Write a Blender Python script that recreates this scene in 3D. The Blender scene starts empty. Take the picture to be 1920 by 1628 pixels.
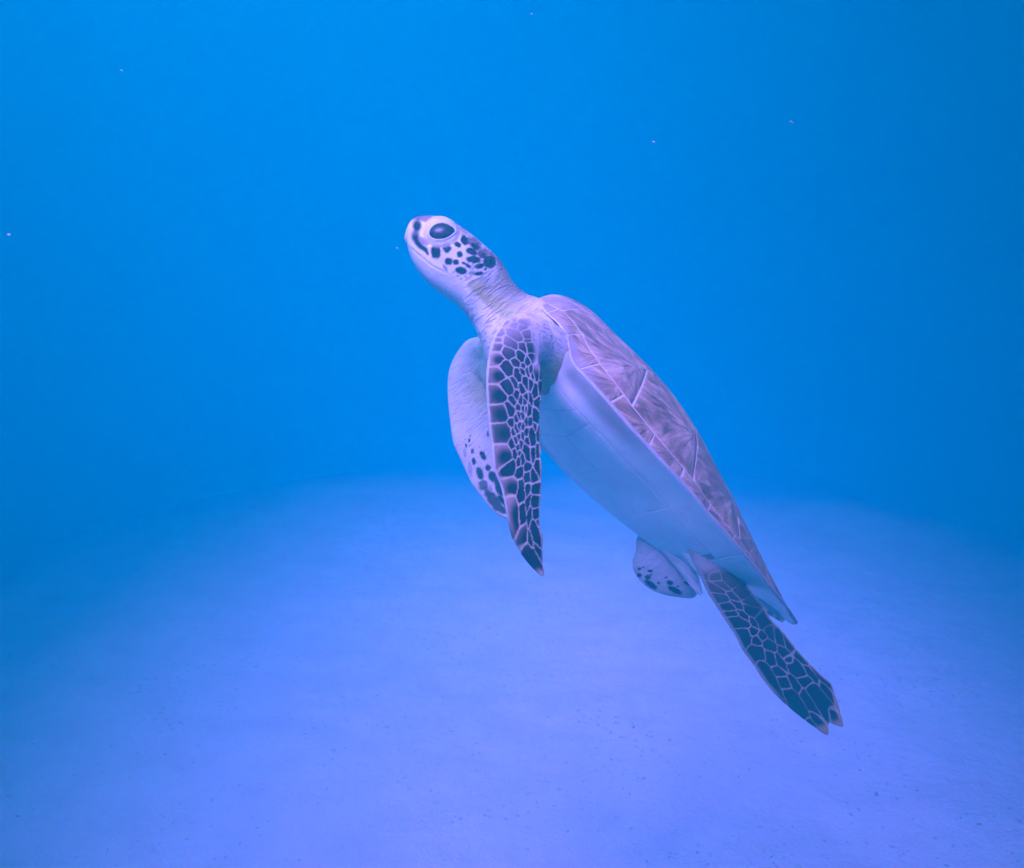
import bpy, bmesh, math, random
import numpy as np
from mathutils import Vector, kdtree

random.seed(7); rng = np.random.default_rng(7)
scene = bpy.context.scene
col = scene.collection
R = math.radians

VOX = 0.0008                                 # skin resolution
# ------------------------------------------------------------------ camera
PITCH = R(14.0); CAMZ = 1.15
F, CX, CY = 1663.0, 960.0, 814.0            # focal length in photo pixels, photo centre
cam_d = bpy.data.cameras.new('camera'); cam = bpy.data.objects.new('camera', cam_d); col.objects.link(cam)
cam.location = (0, 0, CAMZ); cam.rotation_euler = (R(90) - PITCH, 0, 0)
cam_d.sensor_fit = 'HORIZONTAL'; cam_d.sensor_width = 36.0; cam_d.lens = 36.0 * F / 1920.0
cam_d.clip_start = 0.02; cam_d.clip_end = 200
scene.camera = cam
CP = np.array([0, 0, CAMZ])
RT = np.array([1.0, 0, 0]); FW = np.array([0, math.cos(PITCH), -math.sin(PITCH)]); UP = np.array([0, math.sin(PITCH), math.cos(PITCH)])
def at(px, py, d):                           # a photo pixel at a given distance along the view axis -> place in the tank
    px, py, d = np.asarray(px, float), np.asarray(py, float), np.asarray(d, float)
    return CP + d[..., None] * (((px - CX) / F)[..., None] * RT - ((py - CY) / F)[..., None] * UP + FW)
def proj(P):
    q = np.asarray(P) - CP; d = q @ FW
    return CX + F * (q @ RT) / d, CY - F * (q @ UP) / d, d

# ------------------------------------------------------------------ world, sun, exposure
sun_dir = Vector((-0.22, -0.56, 0.74)).normalized()      # high, a little behind the camera's left shoulder
w = bpy.data.worlds.new('World'); scene.world = w; w.use_nodes = True
nt = w.node_tree; bg = nt.nodes['Background']
sky = nt.nodes.new('ShaderNodeTexSky'); sky.sky_type = 'NISHITA'; sky.sun_disc = False
sky.sun_elevation = math.asin(sun_dir.z); sky.sun_rotation = math.atan2(sun_dir.x, sun_dir.y)
nt.links.new(sky.outputs[0], bg.inputs[0]); bg.inputs[1].default_value = 0.12
sd = bpy.data.lights.new('sun', 'SUN'); sd.energy = 4.6; sd.angle = R(30); sd.color = (0.54, 0.205, 1.0)
sun = bpy.data.objects.new('sun', sd); col.objects.link(sun)
sun.rotation_euler = sun_dir.to_track_quat('Z', 'Y').to_euler(); sun.location = (0, 0, 6)
vs = scene.view_settings; vs.view_transform = 'Standard'; vs.look = 'None'; vs.gamma = 1; vs.use_curve_mapping = False
vs.exposure = 2.15
cy = scene.cycles
cy.volume_bounces = 4; cy.max_bounces = 8; cy.diffuse_bounces = 4; cy.adaptive_threshold = 0.03; cy.use_denoising = True
cy.sample_clamp_indirect = 4.0

# ------------------------------------------------------------------ helpers
def tag(o, label=None, cat=None, group=None, kind=None):
    for k, v in (('label', label), ('category', cat), ('group', group), ('kind', kind)):
        if v: o[k] = v
    return o
def mesh_obj(name, V, Fc, mat=None, parent=None, smooth=True):
    me = bpy.data.meshes.new(name)
    me.from_pydata(np.asarray(V).tolist() if not isinstance(V, list) else V, [], Fc if isinstance(Fc, list) else np.asarray(Fc).tolist())
    me.update()
    if smooth: me.polygons.foreach_set('use_smooth', np.ones(len(me.polygons), bool))
    o = bpy.data.objects.new(name, me); col.objects.link(o)
    if mat: me.materials.append(mat)
    if parent: o.parent = parent
    return o
def attr_vec(me, name, A):
    at_ = me.attributes.new(name, 'FLOAT_VECTOR', 'POINT'); at_.data.foreach_set('vector', np.asarray(A, np.float32).ravel())
def attr_f(me, name, A):
    at_ = me.attributes.new(name, 'FLOAT', 'POINT'); at_.data.foreach_set('value', np.asarray(A, np.float32).ravel())
def attr_col(me, name, A):
    A = np.asarray(A, np.float32); A = np.concatenate([A, np.ones((len(A), 1), np.float32)], 1)
    at_ = me.color_attributes.new(name, 'FLOAT_COLOR', 'POINT'); at_.data.foreach_set('color', A.ravel())
def sstep(a, b, x):
    t = np.clip((x - a) / (b - a), 0, 1); return t * t * (3 - 2 * t)
def lerp(a, b, t): return a + (b - a) * t
LAT = rng.random((32, 32, 32)).astype(np.float32)
def noise3(P):                                # smooth value noise, 0..1
    P = np.asarray(P, float); i = np.floor(P).astype(int); f = P - i; f = f * f * (3 - 2 * f); r = 0
    for dx in (0, 1):
        for dy in (0, 1):
            for dz in (0, 1):
                wt = (f[:, 0] if dx else 1 - f[:, 0]) * (f[:, 1] if dy else 1 - f[:, 1]) * (f[:, 2] if dz else 1 - f[:, 2])
                r = r + wt * LAT[(i[:, 0] + dx) % 32, (i[:, 1] + dy) % 32, (i[:, 2] + dz) % 32]
    return r
def fbm(P, n=3):
    P = np.asarray(P, float); s = 0; a = 0.5; t = 0
    for k in range(n):
        s = s + a * noise3(P * 2 ** k + 7.3 * k); t += a; a *= 0.5
    return s / t
def crom(x, xp, fp):                          # smooth monotone-ish interpolation (Catmull-Rom) of a table, columns of fp
    xp = np.asarray(xp, float); fp = np.asarray(fp, float); x = np.asarray(x, float)
    one = fp.ndim == 1
    if one: fp = fp[:, None]
    m = np.gradient(fp, xp, axis=0)
    k = np.clip(np.searchsorted(xp, x) - 1, 0, len(xp) - 2); h = xp[k + 1] - xp[k]; t = np.clip((x - xp[k]) / h, 0, 1)[:, None]; h = h[:, None]
    r = (2 * t**3 - 3 * t**2 + 1) * fp[k] + (t**3 - 2 * t**2 + t) * h * m[k] + (-2 * t**3 + 3 * t**2) * fp[k + 1] + (t**3 - t**2) * h * m[k + 1]
    return r[:, 0] if one else r
class NT:                                     # tiny node helper
    def __init__(s, name):
        s.m = bpy.data.materials.new(name); s.m.use_nodes = True; s.t = s.m.node_tree
        s.b = s.t.nodes['Principled BSDF']
    def n(s, typ, **kw):
        x = s.t.nodes.new(typ)
        for k, v in kw.items():
            if k.startswith('i_'):
                key = k[2:]; x.inputs[int(key) if key.isdigit() else key.replace('_', ' ')].default_value = v
            else: setattr(x, k, v)
        return x
    def l(s, a, b): s.t.links.new(a, b)
    def ramp(s, fac, stops):
        r = s.n('ShaderNodeValToRGB'); e = r.color_ramp.elements
        while len(e) < len(stops): e.new(0.5)
        for q, (p, c) in zip(e, stops): q.position = p; q.color = (*c, 1)
        s.l(fac, r.inputs[0]); return r.outputs[0]
    def mix(s, fac, a, b, mode='MIX'):
        x = s.n('ShaderNodeMix', data_type='RGBA', blend_type=mode)
        for sock, v in ((x.inputs[0], fac), (x.inputs[6], a), (x.inputs[7], b)):
            if isinstance(v, (int, float)): sock.default_value = v
            elif isinstance(v, tuple): sock.default_value = (*v, 1)
            else: s.l(v, sock)
        return x.outputs[2]
    def bump(s, h, strength=0.3, dist=0.001, normal=None):
        x = s.n('ShaderNodeBump'); x.inputs['Strength'].default_value = strength; x.inputs['Distance'].default_value = dist
        s.l(h, x.inputs['Height'])
        if normal: s.l(normal, x.inputs['Normal'])
        return x.outputs[0]
    def noise(s, vec=None, scale=5, detail=3, rough=0.5, dist=0.0):
        x = s.n('ShaderNodeTexNoise'); x.inputs['Scale'].default_value = scale; x.inputs['Detail'].default_value = detail
        x.inputs['Roughness'].default_value = rough; x.inputs['Distortion'].default_value = dist
        if vec is not None: s.l(vec, x.inputs['Vector'])
        return x.outputs['Fac']

# ------------------------------------------------------------------ materials
def mat_skin():
    s = NT('turtle_skin')
    a = s.n('ShaderNodeAttribute', attribute_name='pigment'); wv = s.n('ShaderNodeAttribute', attribute_name='wrinkle'); wa = s.n('ShaderNodeAttribute', attribute_name='wrinkle_amount')
    tc = s.n('ShaderNodeTexCoord')
    n1 = s.noise(tc.outputs['Object'], 900, 3, 0.6)
    c1 = s.ramp(n1, [(0.3, (0.86, 0.86, 0.86)), (0.7, (1, 1, 1))])
    base = s.mix(1.0, a.outputs['Color'], c1, 'MULTIPLY')
    nw = s.noise(wv.outputs['Vector'], 1.0, 3, 0.55, 0.25)
    rid = s.ramp(nw, [(0.38, (0, 0, 0)), (0.53, (1, 1, 1)), (0.8, (0.8, 0.8, 0.8))])
    # creases are coloured a little darker
    mulw = s.n('ShaderNodeMath', operation='MULTIPLY'); inv = s.n('ShaderNodeMath', operation='SUBTRACT', i_0=1.0)
    s.l(rid, inv.inputs[1]); s.l(inv.outputs[0], mulw.inputs[0]); s.l(wa.outputs['Fac'], mulw.inputs[1])
    m2 = s.n('ShaderNodeMath', operation='MULTIPLY', i_1=0.36); s.l(mulw.outputs[0], m2.inputs[0])
    base = s.mix(m2.outputs[0], base, (0.10, 0.08, 0.10))
    s.l(base, s.b.inputs['Base Color'])
    h = s.n('ShaderNodeMath', operation='MULTIPLY'); s.l(rid, h.inputs[0]); s.l(wa.outputs['Fac'], h.inputs[1])
    bn = s.bump(h.outputs[0], 0.9, 0.0010)
    bn2 = s.bump(n1, 0.25, 0.0004, bn)
    s.l(bn2, s.b.inputs['Normal'])
    s.b.inputs['Roughness'].default_value = 0.5; s.b.inputs['Specular IOR Level'].default_value = 0.06
    return s.m
def mat_scute(name, kind):
    s = NT(name)
    ry = s.n('ShaderNodeAttribute', attribute_name='ray'); rim = s.n('ShaderNodeAttribute', attribute_name='front'); tc = s.n('ShaderNodeTexCoord')
    oi = s.n('ShaderNodeObjectInfo')
    off = s.n('ShaderNodeVectorMath', operation='ADD'); sc = s.n('ShaderNodeVectorMath', operation='SCALE', i_Scale=37.0)
    cmb = s.n('ShaderNodeCombineXYZ'); s.l(oi.outputs['Random'], cmb.inputs[0]); s.l(oi.outputs['Random'], cmb.inputs[2])
    s.l(cmb.outputs[0], sc.inputs[0]); s.l(ry.outputs['Vector'], off.inputs[0]); s.l(sc.outputs[0], off.inputs[1])
    n1 = s.noise(off.outputs[0], 1.0, 4, 0.6, 0.5)
    n2 = s.noise(tc.outputs['Object'], 38, 4, 0.6, 0.8)
    n3 = s.noise(tc.outputs['Object'], 420, 3, 0.6)
    if kind == 'carapace':
        c = s.ramp(n1, [(0.32, (0.14, 0.075, 0.055)), (0.44, (0.28, 0.165, 0.125)), (0.56, (0.44, 0.30, 0.235)), (0.70, (0.62, 0.46, 0.38))])
        d = s.ramp(n2, [(0.38, (0.62, 0.58, 0.58)), (0.62, (1.15, 1.1, 1.1))])
        c = s.mix(0.8, c, d, 'MULTIPLY')
        c = s.mix(rim.outputs['Fac'], c, (0.36, 0.29, 0.38))
        f = s.ramp(n3, [(0.3, (0.85, 0.85, 0.85)), (0.7, (1.05, 1.05, 1.05))])
        c = s.mix(1.0, c, f, 'MULTIPLY')
        s.l(c, s.b.inputs['Base Color']); s.b.inputs['Roughness'].default_value = 0.42; s.b.inputs['Specular IOR Level'].default_value = 0.35
        b = s.bump(n1, 0.35, 0.0012); b = s.bump(n3, 0.2, 0.0004, b); s.l(b, s.b.inputs['Normal'])
    else:
        c = s.ramp(n2, [(0.3, (0.74, 0.76, 0.72)), (0.55, (0.83, 0.83, 0.80)), (0.75, (0.87, 0.86, 0.84))])
        f = s.ramp(n3, [(0.3, (0.93, 0.93, 0.93)), (0.7, (1.0, 1.0, 1.0))])
        c = s.mix(1.0, c, f, 'MULTIPLY')
        c = s.mix(rim.outputs['Fac'], c, (0.10, 0.15, 0.145))  # underside shade painted in as dark teal
        s.l(c, s.b.inputs['Base Color']); s.b.inputs['Roughness'].default_value = 0.45; s.b.inputs['Specular IOR Level'].default_value = 0.25
        b = s.bump(n2, 0.15, 0.002); s.l(b, s.b.inputs['Normal'])
    return s.m
def mat_plain(name, c, rough=0.5, var=0.15, scale=200):
    s = NT(name); tc = s.n('ShaderNodeTexCoord'); n = s.noise(tc.outputs['Object'], scale, 3)
    lo = tuple(x * (1 - var) for x in c); s.l(s.ramp(n, [(0.3, lo), (0.7, c)]), s.b.inputs['Base Color'])
    s.b.inputs['Roughness'].default_value = rough
    return s.m
def mat_sand():
    s = NT('sand'); tc = s.n('ShaderNodeTexCoord'); O = tc.outputs['Object']
    big = s.noise(O, 1.6, 4, 0.55); mid = s.noise(O, 9, 4, 0.6); fine = s.noise(O, 160, 3, 0.6); grain = s.noise(O, 700, 2, 0.7)
    c = s.ramp(big, [(0.3, (0.62, 0.54, 0.68)), (0.7, (0.70, 0.61, 0.76))])
    c = s.mix(1.0, c, s.ramp(mid, [(0.32, (0.90, 0.90, 0.90)), (0.60, (1, 1, 1))]), 'MULTIPLY')
    # small dark bits, thicker in drifts
    v = s.n('ShaderNodeTexVoronoi', feature='F1'); v.inputs['Scale'].default_value = 42; v.inputs['Randomness'].default_value = 1; s.l(O, v.inputs['Vector'])
    spot = s.ramp(v.outputs['Distance'], [(0.10, (1, 1, 1)), (0.22, (0, 0, 0))])
    drift = s.ramp(s.noise(O, 3.1, 3, 0.6), [(0.44, (0, 0, 0)), (0.62, (1, 1, 1))])
    sp = s.n('ShaderNodeMath', operation='MULTIPLY'); s.l(spot, sp.inputs[0]); s.l(drift, sp.inputs[1])
    sp2 = s.n('ShaderNodeMath', operation='MULTIPLY', i_1=0.6); s.l(sp.outputs[0], sp2.inputs[0])
    c = s.mix(sp2.outputs[0], c, (0.16, 0.13, 0.12))
    c = s.mix(1.0, c, s.ramp(grain, [(0.25, (0.74, 0.74, 0.74)), (0.75, (1.06, 1.06, 1.06))]), 'MULTIPLY')
    cv = s.n('ShaderNodeAttribute', attribute_name='haze_fade'); c = s.mix(cv.outputs['Fac'], (0.06, 0.36, 0.50), c)  # sand blended to wall blue: hazy fade painted into the colour
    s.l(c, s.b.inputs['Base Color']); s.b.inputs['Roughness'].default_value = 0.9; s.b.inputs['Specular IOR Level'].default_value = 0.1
    b = s.bump(mid, 0.5, 0.02); b = s.bump(fine, 0.55, 0.004, b); s.l(b, s.b.inputs['Normal'])
    return s.m
def mat_wall():
    s = NT('blue_wall_paint'); tc = s.n('ShaderNodeTexCoord'); O = tc.outputs['Object']
    n1 = s.noise(O, 0.8, 4, 0.55)
    c = s.ramp(n1, [(0.3, (0.004, 0.32, 0.40)), (0.7, (0.005, 0.37, 0.46))])
    s.l(c, s.b.inputs['Base Color']); s.b.inputs['Roughness'].default_value = 0.8; s.b.inputs['Specular IOR Level'].default_value = 0.1
    return s.m
M_SKIN = mat_skin()
M_CAR = mat_scute('carapace_scute', 'carapace'); M_PLA = mat_scute('plastron_scute', 'plastron')
M_SEAM = mat_plain('carapace_seam', (0.62, 0.55, 0.54), 0.5); M_PSEAM = mat_plain('plastron_seam', (0.34, 0.34, 0.38), 0.6)

# ------------------------------------------------------------------ the tank: sand floor and curved wall
TC = np.array([0.1, 1.92]); TR = 2.02; TY = -1.6
def plan(n=120):                              # plan outline of the wall: half circle at the back, straight sides, flat front behind the camera
    a = np.linspace(0, math.pi, n)
    P = [(TC[0] + TR * math.cos(t), TC[1] + TR * math.sin(t)) for t in a]
    P = [(TC[0] + TR, TY)] + P + [(TC[0] - TR, TY)]
    return P
PL = plan()
M_SAND = mat_sand(); M_WALL = mat_wall()
def wall_dist(x, y):                          # distance to the wall, inside positive
    r = np.hypot(x - TC[0], y - TC[1])
    side = TR - np.abs(x - TC[0])
    return np.where(y > TC[1], TR - r, np.minimum(side, y - TY))
def sand_z(x, y):
    d = wall_dist(x, y)
    P = np.stack([x, y, x * 0], 1)
    z = 0.03 * (1 - sstep(0.0, 0.5, d)) ** 1.5 + 0.035 * (fbm(P * 1.3, 3) - 0.5) + 0.010 * (fbm(P * np.array([7, 11, 1.0]) + 3, 3) - 0.5)
    # low ripples
    z = z + 0.003 * np.sin(20 * y + 7 * x + 5 * fbm(P * 1.7, 2)) * sstep(0.45, 0.6, fbm(P * 0.9 + 11, 2))
    return z
gx = np.linspace(TC[0] - TR - 0.06, TC[0] + TR + 0.06, 260); gy = np.linspace(TY - 0.06, TC[1] + TR + 0.06, 340)
X, Y = np.meshgrid(gx, gy); x, y = X.ravel(), Y.ravel()
V = np.stack([x, y, sand_z(x, y)], 1)
nx, ny = len(gx), len(gy); I = np.arange(nx * ny).reshape(ny, nx)
Fq = np.stack([I[:-1, :-1], I[:-1, 1:], I[1:, 1:], I[1:, :-1]], -1).reshape(-1, 4)
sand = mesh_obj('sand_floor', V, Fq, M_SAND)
attr_f(sand.data, 'haze_fade', sstep(0.0, 0.35, wall_dist(x, y) + 0.4 * (fbm(np.stack([x * 2.2, y * 2.2, x * 0 + 4], 1), 3) - .5)))  # fades the sand to blue near the wall, imitating haze
tag(sand, 'pale sandy floor banked up against the blue wall', 'sand', kind='structure')
WH = 2.3; n = len(PL); V = []; Fc = []
for k, (a, b) in enumerate(((TR, 0), (TR, 0.12))):
    for (px_, py_) in PL:
        dx, dy = px_ - TC[0], (py_ - TC[1]) if py_ > TC[1] else 0.0
        L = math.hypot(dx, dy) or 1; ox, oy = dx / L * b, dy / L * b
        if py_ == TY: oy = -b
        V += [(px_ + ox, py_ + oy, -0.25), (px_ + ox, py_ + oy, WH)]
for i in range(n):
    j = (i + 1) % n
    Fc.append((2 * i, 2 * j, 2 * j + 1, 2 * i + 1)); o_ = 2 * n
    Fc.append((o_ + 2 * j, o_ + 2 * i, o_ + 2 * i + 1, o_ + 2 * j + 1))
    Fc.append((2 * i + 1, 2 * j + 1, o_ + 2 * j + 1, o_ + 2 * i + 1))
wall = mesh_obj('tank_wall', V, Fc, M_WALL, smooth=False)
tag(wall, 'smooth curved blue wall rising behind the sand', 'wall', kind='structure')

# unseen panel added to shape the daylight; its oval opening leaves a lit pool
OC = np.array([-0.50, 0.42]); OR = 0.78; m = 96; V, Fc = [], []
bx0, bx1, by0, by1 = TC[0] - TR - .3, TC[0] + TR + .3, TY - .3, TC[1] + TR + .3
for z in (WH + .02, WH + .14):
    for k in range(m):
        a = 2 * math.pi * k / m; c_, s_ = math.cos(a), math.sin(a); V.append((OC[0] + OR * c_, OC[1] + 1.85 * OR * s_, z))
    for k in range(m):
        a = 2 * math.pi * k / m; c_, s_ = math.cos(a), math.sin(a)
        tx = ((bx1 if c_ > 0 else bx0) - OC[0]) / c_ if abs(c_) > 1e-9 else 1e9; ty = ((by1 if s_ > 0 else by0) - OC[1]) / s_ if abs(s_) > 1e-9 else 1e9
        t_ = min(tx, ty); V.append((OC[0] + t_ * c_, OC[1] + t_ * s_, z))
for k in range(m):
    j = (k + 1) % m
    Fc += [(k, m + k, m + j, j), (2 * m + k, 2 * m + j, 3 * m + j, 3 * m + k), (k, j, 2 * m + j, 2 * m + k), (m + k, 3 * m + k, 3 * m + j, m + j)]
light_blocker = mesh_obj('light_blocker', V, Fc, mat_plain('dark_blocker', (0.06, 0.07, 0.08), 0.8, .3, 20), smooth=False); tag(light_blocker, 'unseen panel added over the tank, its opening shaping the daylight', 'light_blocker', kind='structure')

# ------------------------------------------------------------------ the turtle: body frame (a = towards the tail, d = towards the back, l = towards its left side)
phi, th = R(10), R(18)
ia = np.array([0.62, -0.785, 0]); ia /= np.linalg.norm(ia); fz = np.array([0, 0, 1.0])
ea = math.cos(phi) * ia + math.sin(phi) * fz
el0 = -(fz - ea * (fz @ ea)); el0 /= np.linalg.norm(el0); ed0 = np.cross(el0, ea); ed0 *= np.sign(ed0[0])
edc = math.cos(th) * ed0 - math.sin(th) * el0; elc = math.cos(th) * el0 + math.sin(th) * ed0
M3 = np.stack([RT, UP, FW], 0)               # camera axes as rows
EA, ED, EL = ea @ M3, edc @ M3, elc @ M3
O0 = at(1012, 566, 0.9)
def body(a, l, z): return O0 + np.asarray(a)[..., None] * EA + np.asarray(l)[..., None] * EL + np.asarray(z)[..., None] * ED
turtle = bpy.data.objects.new('sea_turtle', None); col.objects.link(turtle)
turtle.empty_display_size = 0.1
tag(turtle, 'young sea turtle swimming upward with spotted flippers and white belly', 'turtle')

# ---- shell: rim and ridge curves
RIM = np.array([(-.003, 0.024, -.012), (.009, .041, -.020), (.022, .058, -.0245), (.034, .070, -.031), (.043, .078, -.040), (.056, .087, -.050), (.070, .095, -.052), (.091, .104, -.054),
                (.130, .113, -.055), (.158, .115, -.053), (.181, .116, -.051), (.218, .113, -.046), (.242, .108, -.043), (.269, .102, -.038), (.298, .093, -.032), (.326, .081, -.025), (.361, .064, -.017),
                (.403, .039, -.004), (.435, .016, .006), (.455, .002, .011)])
RIDGE = np.array([(-.003, .002), (.002, .014), (.009, .022), (.019, .029), (.037, .037), (.056, .041), (.075, .0435), (.098, .0475), (.125, .0515), (.152, .054), (.180, .054), (.205, .052), (.232, .048), (.258, .043), (.285, .039),
                  (.312, .033), (.345, .027), (.381, .0205), (.415, .016), (.455, .0125)])
nR = len(RIM); UU = np.linspace(0, 1, nR)
BELLY = np.array([(-.02, -.045), (.02, -.060), (.05, -.068), (.09, -.071), (.126, -.067), (.16, -.064), (.21, -.058), (.25, -.056), (.28, -.051), (.305, -.046), (.335, -.037), (.37, -.020), (.41, -.002), (.44, .006), (.455, .010)])
def top_surf(u, v, lift=0.0):                 # v in -1..1, left side positive
    u = np.clip(u, 0, 1); r = crom(u, UU, RIM); d = crom(u, UU, RIDGE); q = np.abs(v)
    qs = np.sqrt(q * q + 0.05 ** 2) - 0.05; qs = qs / (math.sqrt(1 + 0.0025) - 0.05)
    g = 1 - qs ** 1.38
    a = d[:, 0] + (r[:, 0] - d[:, 0]) * q ** 1.4
    z = r[:, 2] + (d[:, 1] - r[:, 2]) * g
    return body(a, r[:, 1] * v, z)
def bot_surf(u, v):
    u = np.clip(u, 0, 1); r = crom(u, UU, RIM); q = np.abs(v)
    zb = crom(r[:, 0], BELLY[:, 0], BELLY[:, 1])
    k = sstep(.30, .36, r[:, 0])
    e = lerp(2.0, 1.8, k)
    keel = -0.002 * np.exp(-((q - 0.55) / 0.2) ** 2) * sstep(0.03, 0.10, r[:, 0]) * (1 - k)
    z = zb + keel + (r[:, 2] - 0.0009 * (1 - sstep(.9, 1, u)) - zb) * q ** e
    return body(r[:, 0], r[:, 1] * v * 0.998, z)
def grid_obj(name, fn, nu, nv, v0, v1, mat, parent, flip=False, u0=0.0, u1=1.0):
    U, Vv = np.meshgrid(np.linspace(u0, u1, nu), np.linspace(v0, v1, nv), indexing='ij')
    P = fn(U.ravel(), Vv.ravel()); I = np.arange(nu * nv).reshape(nu, nv)
    Q = np.stack([I[:-1, :-1], I[1:, :-1], I[1:, 1:], I[:-1, 1:]], -1).reshape(-1, 4)
    if flip: Q = Q[:, ::-1]
    return P, Q
def two_sheet(name, fa, fb, nu, nv, mat, parent, u0=0.0, u1=1.0):
    Pa, Qa = grid_obj('', fa, nu, nv, -1, 1, None, None, True, u0, u1); Pb, Qb = grid_obj('', fb, nu, nv, -1, 1, None, None, False, u0, u1)
    Q = np.concatenate([Qa, Qb + len(Pa)]).tolist(); I = np.arange(nu * nv).reshape(nu, nv); b = len(Pa)
    ring = list(I[:, 0]) + list(I[-1, 1:]) + list(I[::-1, -1][1:]) + list(I[0, ::-1][1:-1])
    for i in range(len(ring)):
        p, q = int(ring[i]), int(ring[(i + 1) % len(ring)]); Q.append((p, q, q + b, p + b))
    return mesh_obj(name, np.concatenate([Pa, Pb]), Q, mat, parent)
def thin(fn, dz):                             # the same surface moved inwards
    return lambda u, v: fn(u, v) - dz * ED
carapace = two_sheet('carapace', lambda u, v: top_surf(u, v * .985) - 0.00012 * ED, lambda u, v: top_surf(u, v * .985) - 0.0018 * ED, 90, 61, M_SEAM, turtle)
# scutes: each a slightly raised plate with its own edge; ub/vb give its borders in shell coordinates
def u_of_a(a): return np.interp(a, RIM[:, 0], UU)
def scute(name, fn, corners_u, corners_v, mat, parent, gap, lift, out, n=(26, 18), front=0.0, ray_from=(1.0, 0.5), front_fn=None, wav=0.0, gap_u=None, skirt=0.0005):
    # corners_u: (u at start edge as function of t in v), (u at end edge); corners_v: (v at lower edge as function of s in u), (v at upper edge)
    s = np.concatenate([[0, .004, .03], np.linspace(.08, .92, n[0]), [.97, .996, 1]]); t = np.concatenate([[0, .006, .04], np.linspace(.1, .9, n[1]), [.96, .994, 1]])
    S, T = np.meshgrid(s, t, indexing='ij'); S, T = S.ravel(), T.ravel()
    v = lerp(corners_v[0](S), corners_v[1](S), T); u = lerp(corners_u[0](T), corners_u[1](T), S)
    v = lerp(corners_v[0](S), corners_v[1](S), T)
    P = fn(u, v); c = P.mean(0)
    ns, ntt = len(s), len(t); I = np.arange(ns * ntt).reshape(ns, ntt); G = P.reshape(ns, ntt, 3)
    eu = np.gradient(G, axis=0); ev = np.gradient(G, axis=1); N = np.cross(eu, ev); N /= np.linalg.norm(N, axis=2, keepdims=True) + 1e-12
    if (N.reshape(-1, 3) @ out).mean() < 0: N = -N
    # real-distance inset of the border
    lu = np.linalg.norm(np.diff(G, axis=0), axis=2).sum(0).mean(); lv = np.linalg.norm(np.diff(G, axis=1), axis=2).sum(1).mean()
    gu = min((gap if gap_u is None else gap_u) / max(lu, 1e-4), .3); gv = min(gap / max(lv, 1e-4), .3)
    S2 = gu + S * (1 - 2 * gu); T2 = gv + T * (1 - 2 * gv)
    if wav:
        wob = wav * (fbm(np.stack([S * 3, T * 3, S * 0 + c[0] * 90], 1), 2) - .5); S2 = np.clip(S2 + wob * np.minimum(S, 1 - S) * 2, 0, 1)
    v = lerp(corners_v[0](S2), corners_v[1](S2), T2); u = lerp(corners_u[0](T2), corners_u[1](T2), S2)
    P = fn(u, v)
    edge = np.minimum(np.minimum(S, 1 - S) * lu, np.minimum(T, 1 - T) * lv)
    h = np.where(edge < 1e-7, -skirt, 0.0001 + lift * sstep(0, 0.002, edge))
    P = P + N.reshape(-1, 3) * h[:, None]
    Q = np.stack([I[:-1, :-1], I[1:, :-1], I[1:, 1:], I[:-1, 1:]], -1).reshape(-1, 4)
    fnrm = np.cross(P[Q[len(Q)//2, 1]] - P[Q[len(Q)//2, 0]], P[Q[len(Q)//2, 2]] - P[Q[len(Q)//2, 0]])
    if fnrm @ out < 0: Q = Q[:, ::-1]
    o = mesh_obj(name, P, Q, mat, parent)
    dS, dT = (S - ray_from[0]), (T - ray_from[1]) * lv / max(lu, 1e-4)
    ang = np.arctan2(dT, dS); rad = np.hypot(dS, dT)
    attr_vec(o.data, 'ray', np.stack([np.cos(ang) * 6.5, np.sin(ang) * 6.5, rad * 1.6 * lu / 0.06], 1))
    attr_f(o.data, 'front', front_fn(P, S, T, u, v) if front_fn else np.full(len(P), front))
    return o
cst = lambda c: (lambda t: np.full_like(np.asarray(t, float), c))
VCA, VCV = [-.01, .03, .05, .078, .112, .153, .192, .264, .46], [.68, .72, .73, .80, .84, .875, .885, .915, .90]
def VC(u): return np.interp(np.interp(u, UU, RIM[:, 0]), VCA, VCV)      # costal/marginal seam
cost_a = [(-.0025, -.0025), (.022, .040), (.122, .122), (.213, .212), (.298, .296), (.372, .370), (.425, .425)]
ver_a = [-.0025, .062, .150, .242, .325, .405, .440]
uv_ = lambda a: float(u_of_a(a))
zk = sorted([(uv_(a), .20) for a in ver_a[1:-1]] + [(uv_(b), .31) for a, b in cost_a[1:]] + [(0.0, .24), (1.0, .12)])
zig = lambda u: np.interp(u, [k[0] for k in zk], [k[1] for k in zk])     # vertebral/costal border
out_top = ED
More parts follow.
